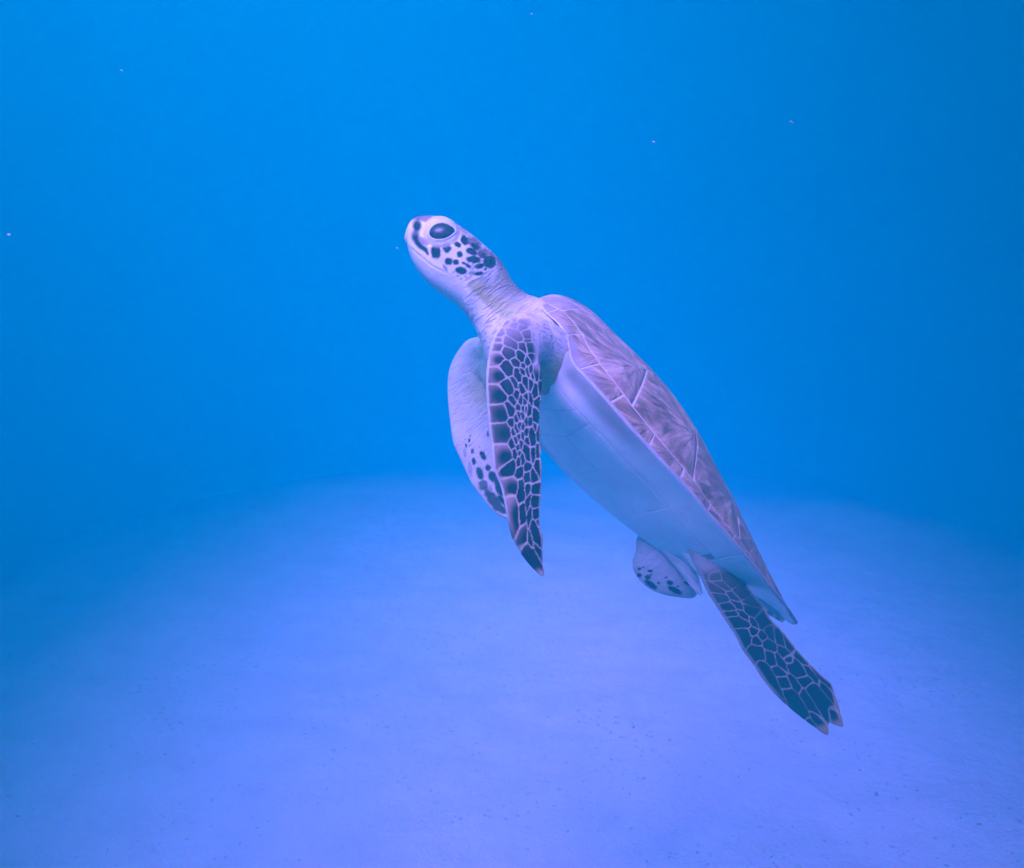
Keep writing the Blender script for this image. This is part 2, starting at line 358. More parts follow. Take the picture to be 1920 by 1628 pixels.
# marginals, both sides
mar_rim = [-.003, .009, .034, .0635, .103, .153, .197, .242, .286, .330, .372, .412, .440, .455]
mar_seam = [.006, .018, .047, .074, .109, .155, .199, .244, .288, .330, .372, .411, .438, .455]
def marg_front(i):
    # pale skin-coloured outer half of the first marginals
    def f(P, S, T, u, v):
        q = np.abs(v); e = 0.89 if i < 4 else 1.02
        wig = 0.03 * (fbm(np.stack([S * 4, T * 2, S * 0 + i * 3.7], 1), 2) - .5) * 2
        return (0.8 if i < 3 else 0.6 * (1 - S) if i == 3 else 0.4) * sstep(e - .03, e + .03, q + wig) + (0.55 if i == 0 else 0)
    return f
for sgn in (1, -1):
    for i in range(len(mar_rim) - 1):
        ur0, ur1, us0, us1 = uv_(mar_rim[i]), uv_(mar_rim[i + 1]), uv_(mar_seam[i]), uv_(mar_seam[i + 1])
        scute('scute', top_surf, ((lambda t, a=us0, b=ur0: lerp(a, b, t)), (lambda t, a=us1, b=ur1: lerp(a, b, t))), ((lambda s_, a=us0, b=us1, sgn=sgn: sgn * VC(lerp(a, b, s_))), cst(0.999 * sgn)), M_CAR, carapace, 0.0006, 0.0003, out_top, (14, 10), ray_from=(0.8, -0.2), front_fn=marg_front(i))
    for i in range(len(cost_a) - 1):
        (a0, b0), (a1, b1) = cost_a[i], cost_a[i + 1]
        vin = lambda s_, a=uv_(b0), b=uv_(b1), sgn=sgn: sgn * zig(lerp(a, b, s_))
        vout = lambda s_, a=uv_(a0), b=uv_(a1), sgn=sgn: sgn * VC(lerp(a, b, s_))
        scute('scute', top_surf, ((lambda t, a=uv_(a0), b=uv_(b0): lerp(b, a, t)), (lambda t, a=uv_(a1), b=uv_(b1): lerp(b, a, t))), (vin, vout), M_CAR, carapace, 0.0005, 0.00035, out_top, ray_from=(0.92, 0.25), front=0.5 if i == 0 else 0.12 if i == 1 else 0.0)
for i in range(6):
    a0, a1 = ver_a[i], ver_a[i + 1]
    wv_ = lambda s_, a=uv_(a0), b=uv_(a1): zig(lerp(a, b, s_))
    scute('scute', top_surf, (cst(uv_(a0)), cst(uv_(a1))), ((lambda s, f=wv_: -f(s)), wv_), M_CAR, carapace, 0.0005, 0.00035, out_top, ray_from=(0.95, 0.5), front=0.25 if i == 0 else 0.0)

# plastron: underside sheet plus its plates
def u_from_a(a): return float(np.interp(a, RIM[:, 0], UU))
plastron = two_sheet('plastron', lambda u, v: bot_surf(u, v) + 0.00015 * ED, lambda u, v: bot_surf(u, v) + 0.003 * ED, 90, 61, M_PSEAM, turtle, u0=u_from_a(.046))
pa = [.035, .085, .122, .170, .235, .285, .306]
out_bot = -ED
def pl_front(P, S, T, u, v): return np.zeros(len(P))
for sgn in (1, -1):
    for i in range(6):
        za = lambda t, a=pa[i], i=i: u_of_a(a + 0.010 * (t if i % 2 else -t))
        zb = lambda t, a=pa[i + 1], i=i: u_of_a(a + 0.010 * (t if (i + 1) % 2 else -t))
        vmid = (lambda s, i=i: 0.02 * np.sin((s + i) * 3.1))
        vo = (lambda s, sgn=sgn, i=i: sgn * (0.62 + 0 * s) )
        scute('plastron_scute', bot_surf, (za, zb), (vmid, vo), M_PLA, plastron, 0.00013, 0.00003, out_bot, (18, 12), skirt=0.00004, gap_u=0.00016 if i < 3 else 0.00003)
    # inframarginal row and the undersides of the marginals
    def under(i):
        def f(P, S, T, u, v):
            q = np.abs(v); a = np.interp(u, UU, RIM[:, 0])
            return 0.72 * sstep(.70, .88, q) * (1 - sstep(.10, .19, a)) * sstep(.03, .045, a) * (0.95 + 0.3 * (fbm(np.stack([a * 60, q * 8, q * 0], 1), 2) - .5))  # mask of the dark patch, mostly underside shade put into the colour
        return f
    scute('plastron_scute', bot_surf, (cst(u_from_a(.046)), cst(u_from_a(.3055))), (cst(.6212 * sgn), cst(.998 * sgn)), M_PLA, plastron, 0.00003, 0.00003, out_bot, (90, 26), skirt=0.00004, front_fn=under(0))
    scute('plastron_scute', bot_surf, (cst(u_from_a(.306)), cst(u_from_a(.452))), (cst(.0 * sgn), cst(.998 * sgn)), M_PLA, plastron, 0.00003, 0.00003, out_bot, (30, 20), skirt=0.00004)

# ------------------------------------------------------------------ soft body: pieces that are then grown together into one skin
PV, PF, PID, PN = [], [], [], []
def add_piece(V, Fc, pid, N=None):
    b = sum(len(x) for x in PV); PV.append(np.asarray(V)); PF.extend([tuple(int(i) + b for i in f) for f in Fc]); PID.append(np.full(len(V), pid))
    PN.append(np.zeros((len(V), 3)) if N is None else N)
def rings_to_faces(nr, m):
    Fc = []
    for i in range(nr - 1):
        for j in range(m):
            k = (j + 1) % m; Fc.append((i * m + j, i * m + k, (i + 1) * m + k, (i + 1) * m + j))
    Fc.append(tuple(range(m - 1, -1, -1))); Fc.append(tuple((nr - 1) * m + j for j in range(m)))
    return Fc
# head and neck: (top px, bottom px, half width m, distance)
HN = np.array([
 (759.5, 442, 758.5, 450, .003, .8680), (764, 428, 764, 458, .0085, .8682), (773, 414, 766, 468, .0135, .8685), (787, 407.5, 771, 484, .0185, .869), (812, 406.5, 783, 507, .0245, .870),
 (832, 408.5, 799, 527, .0285, .871), (849, 416, 816, 543, .031, .872), (867, 429, 834, 556, .0325, .873), (886, 442, 850, 567, .033, .874), (905, 458, 864, 579, .0325, .876),
 (923, 474, 877, 594, .031, .878), (938, 489, 888, 611, .029, .881), (950, 509, 897, 630, .029, .884), (962, 533, 906, 652, .0315, .888), (979, 552, 920, 685, .039, .892), (1000, 563, 940, 720, .052, .897),
 (1030, 577, 962, 742, .060, .907), (1070, 615, 1010, 765, .058, .918)])
ti = np.linspace(0, 1, len(HN)); tt = np.linspace(0, 1, 150) ** 1.15
H = crom(tt, ti, HN); m = 96; ph = np.linspace(0, 2 * math.pi, m, endpoint=False)
V = []
roll = sstep(0.65, 0.9, tt)
for k in range(len(tt)):
    tx, ty, bx, by, hw, d = H[k]
    tl = 0.014 * roll[k]
    T_, B_ = at(tx, ty, d + tl), at(bx, by, d - tl); c = (T_ + B_) / 2; up = (T_ - B_) / 2
    lat = -FW * (1 - roll[k]) + EL * roll[k]; lat = lat / np.linalg.norm(lat)
    cs, sn = np.cos(ph), np.sin(ph); p = 2 / 2.25
    V.append(c + up * (np.sign(cs) * np.abs(cs) ** p)[:, None] + lat * hw * (np.sign(sn) * np.abs(sn) ** p)[:, None])
add_piece(np.concatenate(V), rings_to_faces(len(tt), m), 0)
def chain(pts, pid, nring=40, m=36, W3=None):          # rounded limb: (px, py, distance, radius)
    P = np.array(pts, float); W3 = at(P[:, 0], P[:, 1], P[:, 2]) if W3 is None else W3; t0 = np.linspace(0, 1, len(P)); t = np.linspace(0, 1, nring)
    C = crom(t, t0, W3); Rr = crom(t, t0, P[:, 3]); V = []
    tg = np.gradient(C, axis=0); tg /= np.linalg.norm(tg, axis=1, keepdims=True); x = np.cross(tg, FW); x /= np.linalg.norm(x, axis=1, keepdims=True); y = np.cross(tg, x)
    ph = np.linspace(0, 2 * math.pi, m, endpoint=False)
    # rounded ends
    e = [(C[0] - tg[0] * Rr[0] * math.sin(a), Rr[0] * math.cos(a), x[0], y[0]) for a in (1.35, 1.0, .6, .25)] + [(C[i], Rr[i], x[i], y[i]) for i in range(nring)] + [(C[-1] + tg[-1] * Rr[-1] * math.sin(a), Rr[-1] * math.cos(a), x[-1], y[-1]) for a in (.25, .6, 1.0, 1.35)]
    for c, r, xx, yy in e: V.append(c + r * (np.cos(ph)[:, None] * xx + np.sin(ph)[:, None] * yy))
    add_piece(np.concatenate(V), rings_to_faces(len(e), m), pid)
def blade(st, pid, nst=170, m=40, camber=0.004, saw=None, end=None):
    # st rows: leading px,py, trailing px,py, distance at leading edge, distance at trailing edge, thickness
    S = np.array(st, float); seg = np.hypot(*(np.diff((S[:, :2] + S[:, 2:4]) / 2, axis=0).T)); t0 = np.concatenate([[0], np.cumsum(seg)]); t0 /= t0[-1]
    t = np.linspace(0, 1, nst); Q = crom(t, t0, S)
    v = (1 - np.cos(np.linspace(0, math.pi, m))) / 2
    A = at(Q[:, 0], Q[:, 1], Q[:, 4]); B = at(Q[:, 2], Q[:, 3], Q[:, 5])
    if saw is not None:
        k = saw(t); B = B + (B - A) * k[:, None]
    G = A[:, None] * (1 - v)[None, :, None] + B[:, None] * v[None, :, None]
    if end is not None:                       # ragged end: stretch the last stations along the blade
        dirv = (A[-1] + B[-1]) / 2 - (A[-12] + B[-12]) / 2; dirv /= np.linalg.norm(dirv)
        kk = sstep(0.80, 1.0, t)[:, None] * end(v)[None, :]
        G = G + kk[..., None] * dirv
    du = np.gradient(G, axis=0); dv = np.gradient(G, axis=1); N = np.cross(du, dv); N /= np.linalg.norm(N, axis=2, keepdims=True) + 1e-12
    if (N.reshape(-1, 3) @ FW).mean() > 0: N = -N      # towards the viewer's side
    prof = (np.clip(v, 0, 1) ** 0.45) * (1 - v) ** 0.75; prof /= prof.max()
    thk = np.maximum(Q[:, 6][:, None] * prof[None], 0.0016) / 2
    cam_ = camber * 4 * v * (1 - v)
    bow = cam_[None] * (0.3 + 0.7 * (1 - t))[:, None]
    Tp = G + N * (thk + bow)[..., None]; Bt = G + N * (-thk + bow)[..., None]
    ring = np.concatenate([Tp, Bt[:, ::-1]], 1); NN = np.concatenate([N, N[:, ::-1]], 1)
    add_piece(ring.reshape(-1, 3), rings_to_faces(nst, 2 * m), pid, NN.reshape(-1, 3))
# near shoulder and near front flipper
chain([(1078, 700, .905, .026), (1053, 678, .863, .030), (1024, 661, .845, .028), (997, 645, .822, .024), (972, 655, .803, .016)], 1)
for sg_, pd_ in ((1, 1), (-1, 7)):             # skin fold tucked under the front edge of the shell
    ff = np.array([(.012, .030, -.028), (.028, .050, -.038), (.040, .061, -.045)])
    chain([(0, 0, 1, r) for r in (.012, .013, .011)], pd_, W3=body(ff[:, 0], ff[:, 1] * sg_, ff[:, 2]))
chain([(1005, 668, .856, .026), (1040, 688, .868, .030), (1085, 718, .885, .028)], 1)   # loose skin of the armpit
saw_f = lambda t: 0.038 * (((t * 14) % 1.0)) * sstep(.16, .22, t) * (1 - sstep(.5, .62, t)) + 0.012 * (((t * 21) % 1)) * sstep(.6, .7, t) * (1 - sstep(.85, .95, t))
blade([(985, 592, 1030, 675, .818, .812, .028), (960, 595, 1016, 676, .804, .798, .027), (942, 608, 1011, 682, .796, .788, .026), (927, 632, 1012, 690, .790, .778, .024), (917, 667, 1014, 708, .786, .772, .022),
       (912, 715, 1013, 735, .782, .768, .020), (914, 755, 1009, 768, .780, .765, .018), (918, 799, 1009, 805, .778, .763, .016), (922.5, 836, 1011, 842, .776, .762, .0145), (927, 880, 1014, 882, .774, .761, .013),
       (939, 912, 1014, 917, .772, .760, .012), (949, 955, 1010.5, 953, .770, .760, .010), (956, 987, 1010.5, 984, .769, .760, .009), (965, 1016, 1016, 1009, .768, .760, .008), (981, 1041, 1016, 1034, .767, .761, .006),
       (998, 1062, 1017, 1054, .766, .762, .0045), (1013, 1075.5, 1019, 1069, .765, .763, .0032), (1020, 1079, 1021, 1077, .765, .764, .0025)], 2, saw=saw_f)
# far shoulder and far front flipper
chain([(1010, 720, .975, .040), (960, 700, .99, .034), (925, 690, 1.0, .026), (905, 690, 1.005, .018)], 7)
saw_b = lambda t: t * 0
blade([(905, 634, 935, 700, .995, 1.0, .034), (891, 633, 938, 720, 1.0, 1.0, .030), (877, 638, 940, 735, 1.004, 1.0, .026), (861, 656, 942, 750, 1.008, 1.002, .022), (847, 681, 944, 765, 1.011, 1.004, .020), (840.5, 705, 946, 782, 1.013, 1.006, .018),
       (839.5, 736, 948, 802, 1.014, 1.008, .017), (842, 772, 950, 825, 1.015, 1.01, .015), (846, 805, 951, 850, 1.015, 1.011, .014), (850.5, 832, 952, 870, 1.015, 1.012, .013), (861, 856, 953, 888, 1.015, 1.013, .012), (872, 880, 954, 905, 1.015, 1.014, .010),
       (886, 909, 955, 926, 1.015, 1.015, .008), (905, 934, 956, 945, 1.015, 1.016, .006), (920, 953, 957, 958, 1.015, 1.016, .005), (936, 967.5, 957, 966, 1.015, 1.016, .0035), (951, 973, 957, 970, 1.015, 1.016, .0025)], 3)
# near hind flipper with a ragged end, hip, tail
chain([(1300, 1030, .930, .013), (1325, 1060, .921, .013), (1350, 1090, .917, .009)], 6)
end_r = lambda v: np.interp(v, [0, .12, .25, .40, .52, .7, .9, 1], [0, .009, .014, .004, -.001, .004, .010, .012])
blade([(1290, 1030, 1395, 1068, .905, .925, .026), (1303, 1058, 1392, 1088, .905, .925, .022), (1315, 1083, 1403, 1104, .906, .924, .019), (1328, 1111, 1417, 1122, .907, .923, .017), (1346, 1140, 1431, 1139, .908, .922, .015), (1366, 1171, 1444, 1160, .910, .922, .014),
       (1380, 1193, 1467, 1185, .912, .922, .013), (1391, 1216, 1490, 1214, .914, .923, .012), (1413, 1246, 1516, 1243, .917, .925, .011), (1433, 1277, 1541, 1268, .920, .927, .010), (1457, 1305, 1558, 1284, .923, .929, .008), (1482, 1328, 1563, 1302, .926, .931, .0065),
       (1508, 1349, 1567, 1325, .929, .933, .0045), (1529, 1364, 1570, 1346, .931, .934, .003)], 4, end=end_r, camber=0.002)
# far hind flipper
blade([(1205, 990, 1262, 1010, 1.005, .98, .016), (1194, 1012, 1266, 1025, 1.003, .978, .014), (1192, 1034, 1272, 1043, 1.0, .976, .012), (1186.5, 1050, 1279, 1058, 1.0, .976, .013), (1188, 1068, 1287, 1074, 1.0, .978, .011), (1199, 1087, 1296, 1089, 1.0, .98, .009),
       (1217, 1103, 1303, 1101, 1.0, .985, .007), (1242, 1113.5, 1306, 1108, 1.0, .99, .0055), (1270, 1119, 1306.5, 1112, 1.0, .995, .004), (1292, 1122, 1305, 1117, 1.0, 1.0, .003)], 5, camber=0.003)
chain([(1258, 1018, .968, .014), (1284, 1056, .964, .011), (1302, 1093, .963, .006), (1312, 1111, .963, .003)], 6)
chain([(1340, 1040, .965, .020), (1395, 1095, .972, .012), (1435, 1138, .978, .006), (1467, 1164, .982, .002)], 6)
SV = np.concatenate(PV); SID = np.concatenate(PID); SN = np.concatenate(PN)
src = mesh_obj('body_source', SV, PF)
md = src.modifiers.new('grow', 'REMESH'); md.mode = 'VOXEL'; md.voxel_size = VOX; md.use_smooth_shade = True
dg = bpy.context.evaluated_depsgraph_get(); ev = src.evaluated_get(dg)
me = bpy.data.meshes.new_from_object(ev); me.name = 'body'
bpy.data.objects.remove(src, do_unlink=True)
nv = len(me.vertices); P = np.empty(nv * 3, np.float32); me.vertices.foreach_get('co', P); P = P.reshape(-1, 3).astype(float)
ne = len(me.edges); E = np.empty(ne * 2, np.int32); me.edges.foreach_get('vertices', E); E = E.reshape(-1, 2)
deg = np.bincount(E.ravel(), minlength=nv).astype(float)[:, None]
def lap(P):
    s = np.stack([np.bincount(E[:, 0], P[E[:, 1], k], nv) + np.bincount(E[:, 1], P[E[:, 0], k], nv) for k in range(3)], 1)
    return s / np.maximum(deg, 1) - P
for _ in range(10):
    P = P + 0.55 * lap(P); P = P - 0.50 * lap(P)
def normals(P):
    me.vertices.foreach_set('co', P.astype(np.float32).ravel()); me.update()
    N = np.empty(nv * 3, np.float32); me.vertex_normals.foreach_get('vector', N); return N.reshape(-1, 3).astype(float)
N = normals(P)
kd = kdtree.KDTree(len(SV))
for i, p in enumerate(SV): kd.insert(p, i)
kd.balance()
near_i = np.fromiter((kd.find(p)[1] for p in P), int, nv)
pid = SID[near_i]; side = np.einsum('ij,ij->i', N, SN[near_i])
# extra smoothing where limbs meet the trunk
isblade = np.isin(pid, (2, 3, 4, 5)).astype(float)
sm = isblade.copy()
for _ in range(14):
    s = np.bincount(E[:, 0], sm[E[:, 1]], nv) + np.bincount(E[:, 1], sm[E[:, 0]], nv); sm = 0.5 * sm + 0.5 * s / np.maximum(deg[:, 0], 1)
junction = np.clip(1 - np.abs(sm - 0.5) * 2.1, 0, 1)
for _ in range(20): P = P + (0.5 * junction)[:, None] * lap(P)
N = normals(P)
px, py, dist = proj(P)

# ---- head features, laid out on the near cheek and mirrored to the far one
hd = (pid == 0)
cen_d = np.interp(px, HN[:, 0], HN[:, 5])
mir = hd & (dist > cen_d)
Pm = P.copy(); Pm[mir] -= 2 * (dist - cen_d)[mir][:, None] * FW
hx, hy, hdst = proj(Pm)
latv = np.where(mir[:, None], FW, -FW)
head_w = hd * (1 - sstep(925, 960, hx))
ex, ey = hx - 827.5, hy - 439.5; ca, sa = math.cos(R(-8)), math.sin(R(-8))
Xe, Ye = ex * ca + ey * sa, -ex * sa + ey * ca
re = np.sqrt((Xe / np.where(Xe > 0, 23.0, 21.0)) ** 2 + (Ye / np.where(Ye > 0, 12.0, 14.0) / np.clip(1 - 0.25 * np.clip(Xe / 21, 0, 1) ** 2, .6, 1)) ** 2)
Ro = np.hypot((hx - 826) / 1.12, hy - 434)
facing = np.clip(np.einsum('ij,ij->i', N, latv), 0, 1)
bulge = 0.0045 * np.exp(-(Ro / 24) ** 2.2)
hole = -0.0060 * (1 - sstep(0.90, 1.06, re))
lidrim = 0.0016 * np.exp(-((re - 1.16) / 0.13) ** 2)
wr = -0.0006 * (0.5 + 0.5 * np.cos((re - 1.16) * 2 * math.pi / 0.34)) * sstep(1.2, 1.35, re) * (1 - sstep(26, 32, Ro)) * sstep(2, -6, Ye)
orb = -0.0011 * np.exp(-((Ro - 30.5) / 2.6) ** 2) * sstep(-40, -10, hx - 835 + 25)
def polydist(pts, hx, hy):
    pts = np.array(pts, float); best = np.full(len(hx), 1e9); tpar = np.zeros(len(hx)); L = np.concatenate([[0], np.cumsum(np.hypot(*np.diff(pts[:, :2], axis=0).T))])
    for i in range(len(pts) - 1):
        a, b = pts[i, :2], pts[i + 1, :2]; d = b - a; t = np.clip(((hx - a[0]) * d[0] + (hy - a[1]) * d[1]) / (d @ d), 0, 1)
        r = np.hypot(hx - a[0] - t * d[0], hy - a[1] - t * d[1]); k = r < best; best[k] = r[k]; tpar[k] = i + t[k]
    return best, tpar
mouth = [(762, 459), (773, 467), (784, 477), (795, 486.5), (805, 495), (818, 503.5), (833, 511), (846, 515)]
md_, mt_ = polydist(mouth, hx, hy)
mg = -0.0011 * np.exp(-(md_ / 2.0) ** 2) * np.interp(mt_, [0, 5, 7], [1, .8, .1]) + 0.0006 * np.exp(-((md_) / 7) ** 2)
nost = -0.0012 * np.exp(-(np.hypot(hx - 776, hy - 418) / 2.6) ** 2)
ring = hd & ~mir & (re > 1.1) & (re < 1.6); n_eye = N[ring].mean(0); n_eye /= np.linalg.norm(n_eye)
n_mir = n_eye - 2 * (n_eye @ FW) * FW
dirn = np.where(mir[:, None], n_mir, n_eye)
P = P + dirn * ((bulge + hole + lidrim + wr + orb) * head_w * (facing > .05))[:, None] + latv * ((mg * facing + nost) * head_w)[:, None]
ring = hd & ~mir & (re > 1.05) & (re < 1.22); c_eye = P[ring].mean(0)

# ---- pigment
pale = np.array([0.74, 0.72, 0.69]); dark = np.array([0.009, 0.009, 0.011]); tan = np.array([0.40, 0.30, 0.27]); taupe = np.array([0.36, 0.34, 0.27]); ochre = np.array([0.46, 0.45, 0.20]); lav = np.array([0.62, 0.54, 0.58])
C = np.tile(pale, (nv, 1)); wamp = np.full(nv, 0.25)
def blend(k, c):
    global C
    k = np.clip(k, 0, 1)[:, None]; C = C * (1 - k) + np.asarray(c) * k
nz = fbm(P * 160, 3); nzb = fbm(P * 45 + 5, 3)
jx, jy = hx + (nz - .5) * 5, hy + (nz - .5) * 5
# neck: grey-brown above, pale below, an ochre edge between
bd = np.interp(jx, [700, 862, 872, 895, 912, 940, 965, 1000], [300, 470, 533, 553, 575, 594, 600, 605])
neck = hd * sstep(-4, 5, jx - np.interp(jy, [440, 476, 490, 505, 515, 524, 535, 560], [975, 944, 934, 930, 915, 890, 872, 862]))
kk = sstep(6, -10, jy + (nzb - .5) * 16 - bd) * neck
blend(kk, lerp(taupe, ochre, 0.0)); blend(kk * sstep(-52, -8, jy - bd) * 0.95, ochre)
blend(kk * sstep(40, 10, jy - np.interp(jx, [880, 940, 960, 985], [445, 490, 530, 555])) * .5, [0.20, 0.15, 0.16])
wamp = np.where(hd, 0.30 + 0.6 * sstep(868, 885, jx), wamp)
wamp = np.where(hd & (hx < 872), 0.16, wamp)
# top of the head
crown = hd * sstep(11, 0, hy - np.interp(hx, [760, 785, 800, 812, 850, 868, 890, 915, 940], [406, 409, 411, 402, 418, 443, 456, 476, 492]))
blend(crown, [0.16, 0.095, 0.115])
blend(hd * sstep(790, 765, hx) * sstep(452, 440, hy) * .35, [.62, .48, .46])
def ell(cx, cy, rx, ry, rot=0.0, c=dark, k=1.0, soft=.22, X_=None, Y_=None, mask=None):
    X_ = hx if X_ is None else X_; Y_ = hy if Y_ is None else Y_; mask = hd if mask is None else mask
    sel = np.where((np.abs(X_ - cx) < 2.2 * max(rx, ry)) & (np.abs(Y_ - cy) < 2.2 * max(rx, ry)) & (np.asarray(mask) > 0))[0]
    if not len(sel): return
    X_, Y_ = X_[sel], Y_[sel]
    ca, sa = math.cos(R(rot)), math.sin(R(rot)); dx, dy = X_ - cx, Y_ - cy
    r = np.sqrt(((dx * ca + dy * sa) / rx) ** 2 + ((-dx * sa + dy * ca) / ry) ** 2)
    # slightly squared outline
    r = r * (1 + 0.05 * np.cos(4 * np.arctan2(dy, dx) + cx)) * 0.85 + (fbm(np.stack([X_ * .18, Y_ * .18, X_ * 0 + cx], 1), 2) - .5) * .35
    kk_ = np.clip(np.asarray(mask, float)[sel] * k * sstep(1 + soft, 1 - soft, r), 0, 1)[:, None]; C[sel] = C[sel] * (1 - kk_) + np.asarray(c) * kk_
midp = np.array([0.20, 0.13, 0.15])
blend(hd * sstep(940, 915, hx) * sstep(800, 835, hx) * sstep(540, 505, hy) * .75, [.52, .53, .52])
ell(888.5, 457, 13.5, 8, 42, midp); ell(892, 463, 9, 4, 35, dark); ell(906, 475, 9.5, 8, 20, midp); ell(905, 479, 7, 5, 20, dark, .8)
ell(870, 434, 9, 3, 40, [.30, .19, .16], .8); ell(922, 478, 10, 3, 40, [.26, .16, .18], .8)
for e in [(817, 473, 8, 11.5, -10), (838, 465.5, 7, 8), (858, 459, 6.5, 4, 30), (871, 450.5, 6, 8.5, -20), (862, 477, 5.5, 5), (884, 471.5, 10, 5, 25), (888.5, 487, 11.5, 6, 5), (918, 492, 10.5, 10.5, 30), (899, 499, 8, 4.2, -12),
          (864.6, 507.5, 9.5, 6, 15), (841.5, 490.5, 6.5, 6), (855, 492, 5.5, 4.5), (870, 494, 4, 2.2, 30), (878, 499, 5.5, 2.6, 35), (898, 513, 8, 3, -8)]: ell(*e)
for e in [(835, 503, 2.8, 6.5, -30), (886, 512.5, 6, 3, 0), (858, 517, 2.5, 1.6), (873, 519.5, 2.4, 1.5), (864.6, 523, 2.4, 1.5), (850, 510.6, 2.2, 1.5)]: ell(*e, c=dark, k=.6)
ell(910, 505, 2.2, 2)
ell(782, 424, 6.5, 10.5, 4, [.012, .011, .014], 1, .45); ell(778.5, 443, 6.5, 9, -6, [.03, .025, .035], .85, .5)
nb, nt_ = polydist([(779, 446), (782, 454), (788, 461.5), (797, 468), (802, 477)], hx + (nz - .5) * 4, hy)
blend(hd * sstep(1.6, .5, nb / np.interp(nt_, range(5), [5.5, 5.2, 4.8, 4.0, 2.0])), [0.014, 0.012, 0.016])
ell(794, 452.5, 10, 5, 38, [.24, .17, .22], .9); ell(799, 411, 9, 4, 0, [.22, .15, .2], .9); ell(776, 418, 3, 2, 0, dark, .5)
# eyelid skin
lid = hd * (1 - sstep(27, 33, Ro)); blend(lid * .8, [0.60, 0.58, 0.56])
blend(hd * lid * sstep(.45, 1, 0.5 + 0.5 * np.cos((re - 1.16) * 2 * math.pi / 0.34)) * sstep(1.2, 1.35, re) * sstep(2, -6, Ye) * .4, [.3, .25, .28])
blend(hd * (re < 1.12) * .75, [0.28, 0.28, 0.28]); blend(hd * np.exp(-((Ro - 31) / 2.2) ** 2) * sstep(-5, 8, hx - 850) * .8, [.22, .14, .15])
blend(hd * np.exp(-(md_ / 1.6) ** 2) * np.interp(mt_, [0, 4, 7], [.45, .35, 0]), [.30, .24, .24])
# shoulder skin: lavender-grey, ochre lower edge
sh = (pid == 1) | (hd & (px > 940))
k = sh * sstep(955, 1005, px + (nzb - .5) * 40 + (py - 590) * .35); blend(k * .9, lav)
blend((pid == 1) * sstep(645, 700, py + (nzb - .5) * 30) * .95, ochre * .95); blend(sh * np.exp(-(((px - 1018) / 14) ** 2 + ((py - 668) / 30) ** 2)) * .35, [.24, .24, .22])  # last blend: soft dark patch, shade painted in beside the flipper root
wamp = np.where(sh, .7, wamp)

# ---- flipper scales: cells round given centres, dark plates with pale borders
LEX = np.interp(py, [590, 605, 634, 668, 717, 753, 799, 836, 880, 912, 957, 988, 1018, 1043, 1063, 1079], [962, 944, 926, 917, 912, 914, 918, 923, 927, 940, 950, 957, 966, 982, 999, 1020])
def cells(seeds, X_, Y_, sel, line=1.0, lead=None, fade=None, dark_c=dark, rise=0.00035, chunk=40000):
    global C, P
    S = np.array([(s[0], s[1], (s[2] if len(s) > 2 else 4.2), (s[3] if len(s) > 3 else 6.2), (s[4] if len(s) > 4 else 0.0)) for s in seeds], float)
    idx = np.where(sel)[0]; x, y = X_[idx], Y_[idx]; d1 = np.empty(len(idx)); gap = np.empty(len(idx)); who = np.empty(len(idx), int)
    jx_ = (fbm(np.stack([x * .25, y * .25, x * 0], 1), 2) - .5) * 2.2; jy_ = (fbm(np.stack([x * .25, y * .25, x * 0 + 9], 1), 2) - .5) * 2.2
    x, y = x + jx_, y + jy_
    rm = np.sqrt(S[:, 2] * S[:, 3])
    for a in range(0, len(idx), chunk):
        dx = x[a:a + chunk, None] - S[None, :, 0]; dy = y[a:a + chunk, None] - S[None, :, 1]
        ca, sa = np.cos(np.radians(S[:, 4])), np.sin(np.radians(S[:, 4]))
        D = (np.sqrt(((dx * ca + dy * sa) / S[:, 2]) ** 2 + ((-dx * sa + dy * ca) / S[:, 3]) ** 2) - 1) * rm
        o = np.argpartition(D, 1, axis=1)[:, :2]; r = np.arange(len(D)); Da, Db = D[r, o[:, 0]], D[r, o[:, 1]]
        sw = Da > Db; i1 = np.where(sw, o[:, 1], o[:, 0]); i2 = np.where(sw, o[:, 0], o[:, 1]); A_, B_ = np.minimum(Da, Db), np.maximum(Da, Db)
        d1[a:a + chunk] = A_; who[a:a + chunk] = i1; gap[a:a + chunk] = (B_ - A_) / 2
    lw = line if np.isscalar(line) else line[idx]; inside = sstep(lw * .55, lw * 1.5, gap)
    return idx, inside, who, d1, S
zA = lambda x, y, *r: (900 + x / 9.577, 590 + y / 9.577, *r); zB = lambda x, y, *r: (900 + x / 9.577, 740 + y / 9.577, *r); zC = lambda x, y, *r: (910 + x / 8.57, 900 + y / 8.57, *r)
